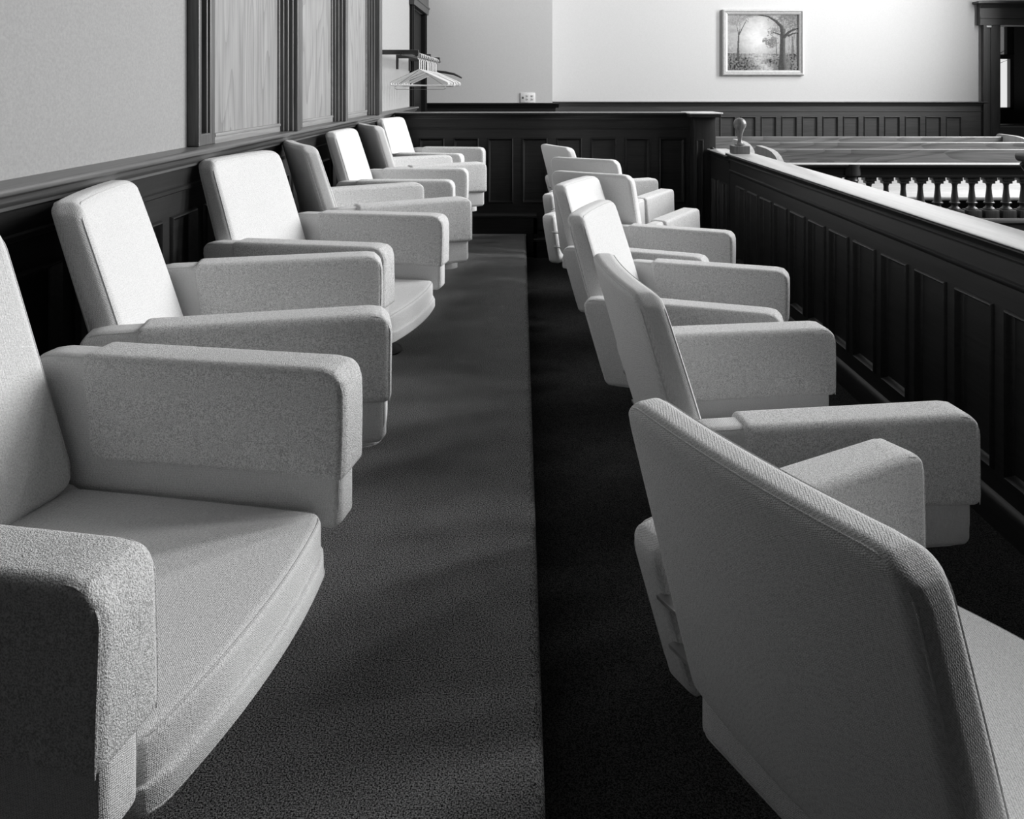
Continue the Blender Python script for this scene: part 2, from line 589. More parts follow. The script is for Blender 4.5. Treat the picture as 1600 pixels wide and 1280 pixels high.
# vestibule sash window
bm = BM()
yy = VY + .02
box(bm, WVX0, WVX0 + .05, yy, yy + .08, WVZ0, WVZ1)
box(bm, 7.78, WVX1, yy, yy + .08, WVZ0, WVZ1)
box(bm, WVX0, WVX1, yy, yy + .08, WVZ0, WVZ0 + .035)
box(bm, WVX0, WVX1, yy, yy + .08, WVZ1 - .05, WVZ1)
box(bm, WVX0, WVX1, yy - .02, yy + .08, 1.607, 1.678)
box(bm, 7.73, 7.78, yy, yy + .08, 1.678, WVZ1)
wv = struct('window_1', bm, 'black')
bm = BM(); box(bm, WVX0 + .05, 7.735, yy + .04, yy + .045, 1.67, WVZ1 - .04)
obj('window_screen', bm, 'shade', wv, smooth=False)
bm = BM()
box(bm, WVX0 - .3, WVX1 + .4, VY - .5, VY - .06, .55, .585, .004)
box(bm, WVX0 - .25, WVX1 + .35, VY - .45, VY - .1, ZL, .55)
o = obj('window_bench', bm, 'black')
tag(o, 'dark bench ledge under the far window seen through the doorway', 'bench')
# bare branches outside that window
tree = thing('bare_tree', 'bare winter tree outside the small window beyond the doorway', 'tree', (8.9, 16.4, ZL))
bm = BM(); tube(bm, [(0, 0, 0), (.03, 0, 1.2), (-.02, .02, 2.2), (.05, 0, 3.4)], [.09, .075, .06, .03])
obj('trunk', bm, 'bark', tree)
rr = random.Random(3)
for i in range(9):
    bm = BM()
    z0 = .7 + i * .17
    s = -1 if i % 3 else 1
    p = [Vector((0, 0, z0))]
    for k in range(5):
        p.append(p[-1] + Vector((s * rr.uniform(.12, .3), rr.uniform(-.1, .1), rr.uniform(-.03, .2))))
    tube(bm, p, [.022, .017, .013, .010, .007, .004], 6)
    q = p[2]
    tube(bm, [q, q + Vector((s * .1, .03, .22)), q + Vector((s * .25, 0, .35))], [.01, .007, .003], 6)
    obj('branch', bm, 'bark', tree)

# ------------------------------------------------------------------ door on the left wall, far end
bm = BM()
box(bm, XW - .06, XW - .02, 7.86, 8.88, ZL, 1.97)
d1 = struct('door_1', bm, 'casing_dark')
bm = BM()
for a, b in ((7.76, 7.90), (8.82, 8.94)):
    box(bm, XW - .1, XW + .03, a, b, ZL, 1.97, .003)
    box(bm, XW + .02, XW + .04, a + .03, a + .05, ZL, 1.97, .003)
obj('door_casing', bm, 'casing_dark', d1, smooth=False)
bm = BM()
def f_dl(u, w, n): return Vector((XW + n, u, w))
bar(bm, f_dl, 7.72, 8.94, [(0, 1.97), (.05, 1.97), (.055, 2.03), (.065, 2.035), (.065, 2.05), (.05, 2.055), (.05, 2.2), (.09, 2.25), (.09, 2.27), (0, 2.27)])
obj('door_lintel', bm, 'casing', d1, smooth=False)

# ------------------------------------------------------------------ boarded window unit on the left wall
bm = BM()
ZT = 3.3
def ybox(y0, y1, n0, n1, z0=.972, z1=ZT, bev=.004):
    box(bm, XW + n0, XW + n1, y0, y1, z0, z1, bev)
ybox(2.589, 2.612, -.01, .040)                 # left casing outer arris
ybox(2.612, 2.70, -.01, .004)                  # groove bed
ybox(2.612, 2.626, -.01, .026); ybox(2.690, 2.70, -.01, .026)
ybox(2.70, 2.742, -.01, .034)
ybox(2.612, 2.70, -.01, .034, .972, 1.012)
for (a, b, c) in ((3.486, 3.585, 3.82), (4.46, 4.56, 4.81)):
    ybox(a, a + .02, -.01, .048); ybox(a + .012, a + .035, -.01, .064); ybox(a + .03, a + .05, -.01, .080)
    ybox(a + .045, b, -.01, .097)
    ybox(b, c - .08, -.01, .016)
    ybox(c - .085, c, -.01, .040)
    ybox(b, c - .08, -.01, .045, .972, 1.03)
a = 5.45
ybox(a, a + .02, -.01, .048); ybox(a + .012, a + .035, -.01, .064); ybox(a + .03, a + .05, -.01, .080); ybox(a + .045, 5.60, -.01, .112)
ybox(2.589, 5.60, -.01, .10, ZT, ZT + .15)
wf = struct('window_5', bm, 'mull')
for (a, b) in ((2.742, 3.486), (3.82, 4.46), (4.81, 5.45)):
    bm = BM(); box(bm, XW, XW + .024, a, b, .99, ZT, .001)
    obj('infill_panel', bm, 'veneer', wf, smooth=False)
    bm = BM()
    box(bm, XW, XW + .033, a, b, .972, .996, .001)
    box(bm, XW + .02, XW + .036, a, b, .994, 1.008, .004)
    box(bm, XW + .02, XW + .034, b - .014, b, 1.0, ZT, .004)
    box(bm, XW + .02, XW + .030, a, a + .01, 1.0, ZT, .003)
    obj('panel_bead', bm, 'pale_y', wf)

# ------------------------------------------------------------------ jury box end partition
pt = thing('panelled_partition', 'dark panelled partition closing the far end of the jury box', 'partition', (0, YP, 0))
def f_p(u, w, n): return Vector((u, -n, w))
bm = BM()
pans = [(-.262 + .273 * k, -.262 + .273 * k + .198, .245, .758) for k in range(-3, 6)]
panel_strip(bm, f_p, XW + .036, 1.345, .02, .93, pans, t_board=.05)
bar(bm, f_p, XW + .036, 1.345, [(0, .846), (.006, .842), (.006, .834), (0, .83)])
obj('panelling', bm, 'dwood_x', pt)
bm = BM()
box(bm, .04, 1.345, 0, .064, ZL, .03)
obj('lower_board', bm, 'dwood_x', pt, smooth=False)
bm = BM(); bar(bm, f_p, XW + .09, 1.36, [(-.10, .965), (.041, .965), (.045, .962), (.045, .959), (.041, .956), (-.10, .956)])
obj('cap_board', bm, 'capdark', pt)
bm = BM(); bar(bm, f_p, XW + .09, 1.36, cap_prof(.042, .095, .956, .012))
obj('cap_moulding', bm, 'dwood_x', pt)
bm = BM()
BP = [(0, 0), (.022, 0), (.022, .125), (.03, .13), (.03, .145), (.018, .158), (.006, .165), (0, .165)]
bar(bm, f_p, XW + .06, .125, BP)
bar(bm, f_p, .10, .125, [(0, -.19), (.022, -.19), (.022, .13), (0, .13)])
bar(bm, f_p, .10, 1.36, [(n, w - .19) for n, w in BP])
obj('baseboard', bm, 'dwood_x', pt)
bm = BM()
box(bm, 1.345, 1.515, -.14, .10, ZL, .93, .004)
for a, b in ((1.36, 1.375), (1.405, 1.42)):
    box(bm, a, b, -.147, -.139, -.02, .75, .003)
box(bm, 1.36, 1.42, -.147, -.139, .745, .76, .003)
obj('end_post', bm, 'dwood_z', pt)
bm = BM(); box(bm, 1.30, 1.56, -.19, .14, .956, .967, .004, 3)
obj('post_cap', bm, 'cap_glare', pt)
bm = BM(); box(bm, 1.31, 1.55, -.18, .13, .93, .956, .006, 3)
obj('post_moulding', bm, 'dwood_x', pt)

# ------------------------------------------------------------------ jury box front rail
XP = 1.475
rl = thing('jury_box_rail', 'long dark panelled front rail of the jury box with a varnished cap white from glare', 'railing', (XP, 2.0, ZL))
def f_r(u, w, n): return Vector((-n, u - 2.0, w - ZL))
Y0R, Y1R = -1.6, 5.60
bm = BM()
pans = [(2.686 - .21 + .274 * k, 2.686 + .274 * k, -.022, .49) for k in range(-13, 11)]
pans = [p for p in pans if p[0] > Y0R + .05 and p[1] < Y1R - .06]
panel_strip(bm, f_r, Y0R, Y1R, ZL, .66, pans, t_board=.08)
bar(bm, f_r, Y0R, Y1R, [(0, .585), (.008, .58), (.008, .572), (0, .562)])
obj('panelling', bm, 'dwood_y', rl)
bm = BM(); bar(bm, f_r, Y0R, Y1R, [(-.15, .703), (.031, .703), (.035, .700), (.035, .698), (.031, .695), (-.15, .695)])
obj('cap_board', bm, 'cap_glare', rl)
bm = BM(); bar(bm, f_r, Y0R, Y1R, cap_prof(.032, .145, .695, .013))
obj('cap_moulding', bm, 'dwood_y', rl)
bm = BM(); bar(bm, f_r, Y0R, Y1R, [(0, ZL), (.02, ZL), (.02, -.115), (.014, -.10), (.004, -.092), (0, -.09)])
obj('baseboard', bm, 'dwood_y', rl)
bm = BM()
def fin(bm):
    box(bm, -.056, .056, -.056, .056, 0, .055, .004)
    pr = [(.036, .055), (.036, .062), (.027, .068), (.019, .076), (.0145, .088), (.0145, .105), (.0175, .125), (.0225, .145), (.029, .163)]
    for i in range(10):
        t = -PI / 4.2 + i / 9 * (PI / 2 + PI / 4.2)
        pr.append((.045 * math.cos(t) if i < 9 else 0, .203 + .045 * math.sin(t)))
    lathe(bm, [(r, z) for r, z in pr], n=28)
fin(bm)
fo = obj('ball_finial', bm, 'finial', rl)
fo.location = (1.525 - XP, 5.53 - 2.0, .703 - ZL)

gt = thing('jury_box_gate', 'short low gate with two narrow panels at the far end of the jury rail', 'gate', (XP, 5.88, ZL))
def f_g(u, w, n): return Vector((-n, u - 5.88, w - ZL))
bm = BM()
panel_strip(bm, f_g, 5.61, 6.165, ZL + .03, .65, [(5.68, 5.86, -.02, .47), (5.92, 6.10, -.02, .47)], t_board=.05)
obj('gate_panel', bm, 'dwood_z', gt)
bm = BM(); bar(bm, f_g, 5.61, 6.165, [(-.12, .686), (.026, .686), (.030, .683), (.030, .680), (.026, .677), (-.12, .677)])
obj('gate_cap', bm, 'cap_glare', gt)
bm = BM(); bar(bm, f_g, 5.61, 6.165, cap_prof(.027, .115, .677, .012))
obj('gate_moulding', bm, 'dwood_y', gt)
bm = BM(); lathe(bm, [(.0, 0), (.014, 0), (.018, .006), (.012, .014), (0, .018)], -0.0, .24, 16)
for v in bm.verts: v.co.z += .686 - ZL
obj('gate_latch', bm, 'darkmetal', gt)

# ------------------------------------------------------------------ spectators' bar with turned balusters
YB = 5.6
br = thing('baluster_railing', 'dark turned baluster railing behind the jury rail, in front of the pews', 'railing', (2.8, YB, ZL))
bm = BM()
def f_bar(u, w, n): return Vector((u - 2.8, -n, w - ZL))
bar(bm, f_bar, 1.78, 4.3, [(-.06, .62), (.055, .62), (.062, .615), (.062, .605), (.05, .60), (.042, .59), (.042, .548), (.05, .544), (.05, .532), (-.05, .532), (-.05, .60), (-.06, .605)])
obj('top_rail', bm, 'dwood_x', br)
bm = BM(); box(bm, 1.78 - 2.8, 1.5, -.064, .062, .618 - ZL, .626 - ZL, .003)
obj('glare_strip', bm, 'pew_pale', br)  # pale strip stands in for the glare on the rail top
bm = BM()
box(bm, 1.78 - 2.8, 1.5, -.06, .06, .234 - ZL - .02, .246 - ZL, .004)
obj('bottom_rail', bm, 'pew', br)
bm = BM(); box(bm, 1.78 - 2.8, 1.5, -.035, .035, 0, .216 - ZL)
obj('base_panel', bm, 'casing_x', br, smooth=False)
def baluster():
    bm = BM()
    box(bm, -.040, .040, -.035, .035, .505, .532, .002)
    box(bm, -.030, .030, -.028, .028, .486, .506, .002)
    lathe(bm, [(.020, .488), (.022, .482), (.018, .474), (.017, .462), (.018, .44), (.021, .41), (.025, .38), (.028, .362), (.029, .357), (.036, .353), (.036, .347),
               (.026, .341), (.022, .333), (.024, .322), (.030, .317), (.040, .308), (.040, .302), (.028, .300)], n=20)
    box(bm, -.048, .048, -.045, .045, .246, .302, .003)
    for v in bm.verts: v.co.z -= ZL
    return bm
b0 = obj('baluster', baluster(), 'baluster', br)
xs = [2.455 + .121 * k for k in range(-5, 15)]
xs = [x for x in xs if abs(x - 2.326) > .1 and x < 4.2]
for i, x in enumerate(xs):
    b = b0 if i == 0 else b0.copy()
    if i:
        C.objects.link(b); b.parent = br
    b.location = (x - 2.8, 0, 0)
bm = BM(); lathe(bm, [(.055, 0), (.055, .1), (.05, .12), (.048, .3), (.046, .69), (.050, .70), (.046, .71), (.046, .725), (.062, .735), (.064, .75), (.062, .79), (.066, .80), (.066, .815), (0, .815)], 2.326 - 2.8, -.01, 28)
obj('round_post', bm, 'baluster', br)

# ------------------------------------------------------------------ pews
def pew(y, x0, x1, label, group, left_end=True):
    t = thing('courtroom_pew', label, 'pew', ((x0 + x1) / 2, y, ZL), 0, group)
    w = (x1 - x0) / 2
    zt = .66 - ZL
    bm = BM()
    A = [(0.0, zt), (-.030, zt), (-.034, zt - .006), (-.020, zt - .12), (0.005, zt - .16), (.08, .44), (.10, .44), (.02, zt - .14), (.012, zt - .03)]
    def fp(u, wv, n): return Vector((u, -n, wv))
    bar(bm, fp, -w, w, [(-.03, zt), (.004, zt), (.010, zt - .006), (.012, zt - .14), (.03, zt - .15), (.03, zt - .19), (-.0, zt - .19), (-.02, zt - .03)])
    obj('top_board', bm, 'pew', t)
    bm = BM(); bar(bm, fp, -w, w, [(.022, zt - .19), (.10, .50), (.08, .50), (0, zt - .19)])
    obj('back_panel', bm, 'pew_pale', t)
    bm = BM(); box(bm, -w, w, -.50, -.07, .50, .535, .012, 3)
    obj('seat', bm, 'pew_pale', t)
    bm = BM(); box(bm, -w, w, -.14, -.11, .06, .50)
    obj('back_apron', bm, 'black', t, smooth=False)
    ends = ((-w, -1), (w, 1)) if left_end else ((w, 1),)
    for xx, s in ends:
        bm = BM()
        prof = [(-.12, 0), (.50, 0), (.50, .04), (.46, .08), (.45, .50), (.50, .60), (.53, .68), (.52, .74), (.48, .79), (.41, .83), (.32, .855), (.20, .868), (.05, zt + .022), (-.08, zt + .024), (-.12, zt - .01), (-.10, .5)]
        P = [bm.verts.new((xx + s * .0, -n, wv)) for n, wv in prof]
        Q = [bm.verts.new((xx + s * .045, -n, wv)) for n, wv in prof]
        k = len(prof)
        for i in range(k):
            bm.faces.new((P[i], P[(i + 1) % k], Q[(i + 1) % k], Q[i]))
        bm.faces.new(P); bm.faces.new(Q[::-1])
        obj('end_panel', bm, 'pew_end', t)
    return t
PG = 'oak pews behind the balusters'
pew(6.45, 1.98, 5.2, 'nearest oak pew, right behind the baluster railing', PG)
pew(7.25, 2.0, 5.6, 'middle oak pew of the three behind the baluster railing', PG)
pew(8.05, 1.85, 4.88, 'farthest oak pew, its right end stopping before the doorway', PG)

# ------------------------------------------------------------------ dark wooden chair at the right edge
ch = thing('wooden_chair', 'dark wooden chair with rolled top at the right edge of the photo', 'chair', (3.33, 4.45, ZL), 0)
bm = BM(); box(bm, -.22, .22, -.22, .22, .43, .465, .012, 3)
obj('seat', bm, 'hwood', ch)
for sx, sy in ((-.19, -.19), (.19, -.19), (-.19, .19), (.19, .19)):
    bm = BM(); tube(bm, [(sx * 1.12, sy * 1.12, 0), (sx, sy, .43)], [.016, .021], 12)
    obj('leg', bm, 'hwood', ch)
for sy in (-.2, .2):
    bm = BM(); tube(bm, [(-.20, sy, .46), (-.235, sy, .6), (-.29, sy, .74), (-.345, sy, .86), (-.375, sy, .915)], [.020, .022, .024, .027, .032], 12)
    obj('back_post', bm, 'hwood', ch)
bm = BM()
tube(bm, [(-.362, -.27, .945), (-.372, -.1, .95), (-.375, 0, .95), (-.372, .1, .95), (-.362, .27, .945)], [.030, .042, .044, .042, .030], 20)
obj('rolled_crest', bm, 'hwood', ch)
for k in range(5):
    bm = BM(); yv = -.13 + .065 * k
    tube(bm, [(-.20, yv, .46), (-.24, yv, .6), (-.29, yv, .74), (-.35, yv, .92)], .011, 8)
    obj('spindle', bm, 'hwood', ch)

# ------------------------------------------------------------------ framed landscape
px0, px1, pz0, pz1 = 2.469, 3.467, 1.304, 2.113
pc = thing('framed_painting', 'framed woodland landscape painting on the bright far wall', 'picture', ((px0 + px1) / 2, Y_B2, pz0))
W2, HH = (px1 - px0) / 2, pz1 - pz0
bm = BM()
steps = [(0, 0), (0, .035), (.006, .045), (.022, .048), (.030, .038), (.034, .034), (.040, .038), (.058, .030), (.064, .022), (.064, .012)]
rings = []
for ins, n in steps:
    rings.append([bm.verts.new((u, -n, w)) for u, w in ((-W2 + ins, ins), (W2 - ins, ins), (W2 - ins, HH - ins), (-W2 + ins, HH - ins))])
for A, B in zip(rings[:-1], rings[1:]):
    for k in range(4):
        bm.faces.new((A[k], A[(k + 1) % 4], B[(k + 1) % 4], B[k]))
obj('picture_frame', bm, 'gilt', pc, smooth=False)

def fbm(x, y, o=4, s=0.0):
    return noise.fractal(Vector((x, y, s)), 1.0, 2.0, o)
def seg_d(px, py, pts):
    best = (9, 0)
    for (x0, y0, r0), (x1, y1, r1) in zip(pts[:-1], pts[1:]):
        dx, dy = x1 - x0, y1 - y0
        t = max(0, min(1, ((px - x0) * dx + (py - y0) * dy) / (dx * dx + dy * dy)))
        d = math.hypot(px - x0 - t * dx, py - y0 - t * dy) - (r0 + (r1 - r0) * t)
        if d < best[0]: best = (d, px - x0 - t * dx)
    return best
TREE = [[(.79, .05, .075), (.775, .14, .05), (.775, .3, .037), (.775, .55, .033), (.78, .72, .030)],
        [(.775, .68, .028), (.76, .78, .022), (.68, .88, .016), (.58, .96, .010), (.45, .99, .005)],
        [(.80, .6, .022), (.86, .68, .015), (.93, .73, .010), (1.0, .75, .008)],
        [(.77, .62, .010), (.70, .66, .006), (.64, .68, .003)],
        [(.86, .62, .012), (.92, .66, .008), (1.0, .67, .006)]]
SAP = [[(.15, .22, .02), (.155, .4, .013), (.16, .62, .009), (.21, .75, .006), (.27, .9, .003)], [(.16, .62, .006), (.15, .72, .004), (.13, .82, .002)], [(.165, .64, .005), (.18, .75, .003), (.175, .85, .002)]]
THIN = [[(.92, .2, .012), (.915, .6, .008)], [(.985, .15, .016), (.98, .65, .012)], [(.69, .28, .008), (.685, .55, .005)]]
def paint(u, v):
    n1 = fbm(u * 9, v * 9); n2 = fbm(u * 34, v * 34, 3, 5.0); n3 = fbm(u * 60, v * 22, 2, 9.0)
    glow = math.exp(-((u - .42) ** 2 / .05 + (v - .58) ** 2 / .12))
    val = .42 + .44 * glow + .09 * n1 + .05 * n2
    hor = .30 + .02 * n1
    if v < hor + .16:
        k = max(0, min(1, (hor + .16 + .05 * n3 - v) / .10))
        val -= .14 * k * (.5 + n3 * .6) * (1 - .5 * glow)
    if v < hor:                                     # ground and track
        cx = .42 + .22 * (hor - v) * 1.6 + .03 * math.sin(v * 30)
        wd = .05 + .5 * max(0, .30 - v) * .45 + .14 * math.exp(-((v - .26) / .05) ** 2)
        track = math.exp(-((u - cx) / wd) ** 2)
        val = .20 + .34 * track + .14 * n2 + .10 * n3 - .08 * (u < .3) * (1 - v / hor)
        val -= .16 * max(0, -(n2 + .4 * n1))
    # leaves
    L = max(0, 1 - math.hypot((u - .92) / .36, (v - .88) / .26))
    L2 = max(0, 1 - math.hypot((u - .62) / .13, (v - .52) / .13))
    L3 = max(0, 1 - math.hypot((u - .12) / .19, (v - .90) / .11))
    L4 = max(0, 1 - math.hypot((u - .30) / .35, (v - 1.02) / .08))
    L5 = max(0, 1 - math.hypot((u - .68) / .12, (v - .72) / .14)) * .6
    L6 = max(0, 1 - math.hypot((u - .04) / .09, (v - .50) / .16)) * .55
    for Lx, dk in ((L, .16), (L2, .18), (L3, .28), (L4, .22), (L5, .22), (L6, .38)):
        if Lx > 0 and n2 + .55 * n1 + 1.2 * Lx > .34:
            val = dk + .20 * max(0, n2 + .2)
    if u > .82 and .2 < v < .65:
        val -= .16 * (.5 + .5 * math.sin(u * 190 + 3 * n1)) * min(1, (u - .82) / .08)
    for T in THIN:
        d, _ = seg_d(u, v, T)
        if d < 0: val = .16 + .05 * n2
    for T in SAP:
        d, _ = seg_d(u, v, T)
        if d < 0: val = .10 + .04 * n2
    for T in TREE:
        d, side = seg_d(u, v, T)
        if d < .004: val = .05 + max(0, side) * 2.6 + .05 * abs(n3)
    if v < .22 and math.hypot((u - .79) / .14, (v - .06) / .14) < 1 and n2 > -.1:
        val = min(val, .17 + .1 * n2)
    return max(.02, min(.72, val * .80))
bm = BM()
NX, NZ = 190, 150
cw, chh = W2 - .060, HH - .120
lay = bm.verts.layers.float_color.new('paint')
gv = []
for j in range(NZ + 1):
    row = []
    for i in range(NX + 1):
        u, v = i / NX, j / NZ
        q = bm.verts.new(((-1 + 2 * u) * cw, -.014, .060 + v * chh))
        c = paint(u, v)
        q[lay] = (c, c, c, 1)
        row.append(q)
    gv.append(row)
for j in range(NZ):
    for i in range(NX):
        bm.faces.new((gv[j][i], gv[j][i + 1], gv[j + 1][i + 1], gv[j + 1][i]))
m, nt, b = new_mat('landscape_oil_paint')
at = nt.nodes.new('ShaderNodeVertexColor'); at.layer_name = 'paint'
nt.links.new(at.outputs['Color'], b.inputs['Base Color'])
b.inputs['Roughness'].default_value = .6
b.inputs['Specular IOR Level'].default_value = .15
bump(nt, b, noise_tex(nt, coords(nt), 260, 3), .15, .002)
o = obj('canvas', bm, m, pc, smooth=False)
for p in o.data.polygons:
    p.use_smooth = True

# ------------------------------------------------------------------ outlet plate
op = thing('outlet_plate', 'small white outlet and switch plate just above the far wall rail', 'outlet', (.076, Y_B1, .986))
bm = BM(); box(bm, -.083, .083, -.008, 0, 0, .113, .003)
obj('plate', bm, 'ivory', op)
for xx in (-.005, .05):
    bm = BM()
    for zz in (.038, .074):
        box(bm, xx - .013, xx + .013, -.010, -.006, zz - .012, zz + .012, .004)
    s = obj('socket', bm, 'plastic', op)
    for zz in (.038, .074):
        for dx in (-.005, .005):
            bm = BM()
            box(bm, xx + dx - .0016, xx + dx + .0016, -.0108, -.009, zz - .004, zz + .006)
            obj('slot', bm, 'slot', s, smooth=False)
bm = BM(); box(bm, -.060, -.046, -.013, -.006, .046, .068, .002)
obj('switch_toggle', bm, 'slot', op)

# ------------------------------------------------------------------ coat rack and hangers
XR = -.80
ck = thing('coat_rack', 'dark wooden coat rack with bars on the far left wall', 'coat rack', (XW, 6.9, 1.42))
def lx(x, y, z): return (x - XW, y - 6.9, z - 1.42)
for yb in (6.12, 6.95, 7.72):
    bm = BM()
    x0, y0, z0 = lx(XW, yb - .02, 1.415); x1, y1, z1 = lx(XR + .012, yb + .02, 1.452)
    box(bm, x0, x1, y0, y1, z0, z1, .005)
    box(bm, 0, .016, y0 - .004, y1 + .004, -.10, .04, .003)
    obj('bracket_arm', bm, 'hwood', ck)
for (xr, zr) in ((XR, 1.412), (XR - .12, 1.425)):
    bm = BM(); tube(bm, [lx(xr, 6.08, zr), lx(xr, 7.80, zr)], .013, 14)
    obj('hanging_rod', bm, 'hwood', ck)

def hanger_paths(w, drop, r_hook, neck):
    apex = Vector((0, 0, -neck))
    hook = []
    for i in range(15):
        t = -.25 * PI + i / 14 * 1.25 * PI
        hook.append(Vector((r_hook * math.cos(t), 0, r_hook * math.sin(t))))
    hook += [Vector((-r_hook * .9, 0, -.014)), Vector((-r_hook * .35, 0, -.026)), Vector((0, 0, -.036)), apex]
    hook = [p for p in hook]
    tri = []
    def arc(cx, cz, r, t0, t1, n=6):
        for i in range(n + 1):
            t = t0 + (t1 - t0) * i / n
            tri.append(Vector((cx + r * math.cos(t), 0, cz + r * math.sin(t))))
    R = .014
    sl = math.atan2(drop, w)
    arc(0, -neck - R, R, PI / 2 + sl, PI / 2 - sl)
    arc(w - R, -neck - drop + R, R, PI / 2 - sl, -PI / 2)
    arc(-w + R, -neck - drop + R, R, -PI / 2, -PI * 1.5 + sl)
    return hook, tri
def make_hanger(name, label, mat, w, drop, r, group, thin_hook=None):
    t = thing(name, label, 'hanger', (XR, 6.3, 1.412), 0, group)
    hook, tri = hanger_paths(w, drop, .0135 + (thin_hook or r * .7), .11)
    bm = BM(); tube(bm, tri, r, 10, closed=True); obj('shoulder_loop', bm, mat, t)
    bm = BM(); tube(bm, hook, thin_hook or r * .7, 10); obj('hook', bm, mat, t)
    return t
HG = 'white plastic hangers on the coat rack'
h0 = make_hanger('clothes_hanger', 'front white plastic hanger nearest the camera on the coat rack', 'plastic', .225, .125, .0055, HG)
h0.location.y = 6.25
h0.rotation_euler.z = .05
rr = random.Random(11)
ny = 11
for i in range(1, ny):
    c = copy_tree(h0)
    c.location.y = 6.25 + 1.25 * i / (ny - 1) + rr.uniform(-.012, .012)
    c.rotation_euler = (0, rr.uniform(-.03, .03), rr.uniform(-.14, .16))
    c['label'] = 'white plastic hanger within the close row behind the front hanger on the coat rack'
c['label'] = 'rearmost white plastic hanger of the row on the coat rack'
wh = make_hanger('wire_hanger', 'thin grey wire hanger drooping below the white plastic hangers', 'wire', .20, .155, .0018, None, .0018)
wh.location.y = 6.303; wh.rotation_euler.z = .03
t = thing('wooden_hanger', 'dark curved wooden hanger showing to the right behind the white hangers', 'hanger', (XR, 7.62, 1.412))
bm = BM()
pts = [(-.23, .03, -.16), (-.16, .0, -.125), (-.08, 0, -.108), (0, 0, -.10), (.08, 0, -.108), (.16, .0, -.125), (.23, .03, -.16)]
tube(bm, pts, [.008, .011, .012, .013, .012, .011, .008], 10)
obj('shoulder_bar', bm, 'hwood', t)
hook, _ = hanger_paths(.2, .1, .0165, .10)
bm = BM(); tube(bm, hook, .002, 8); obj('hook', bm, 'wire', t)

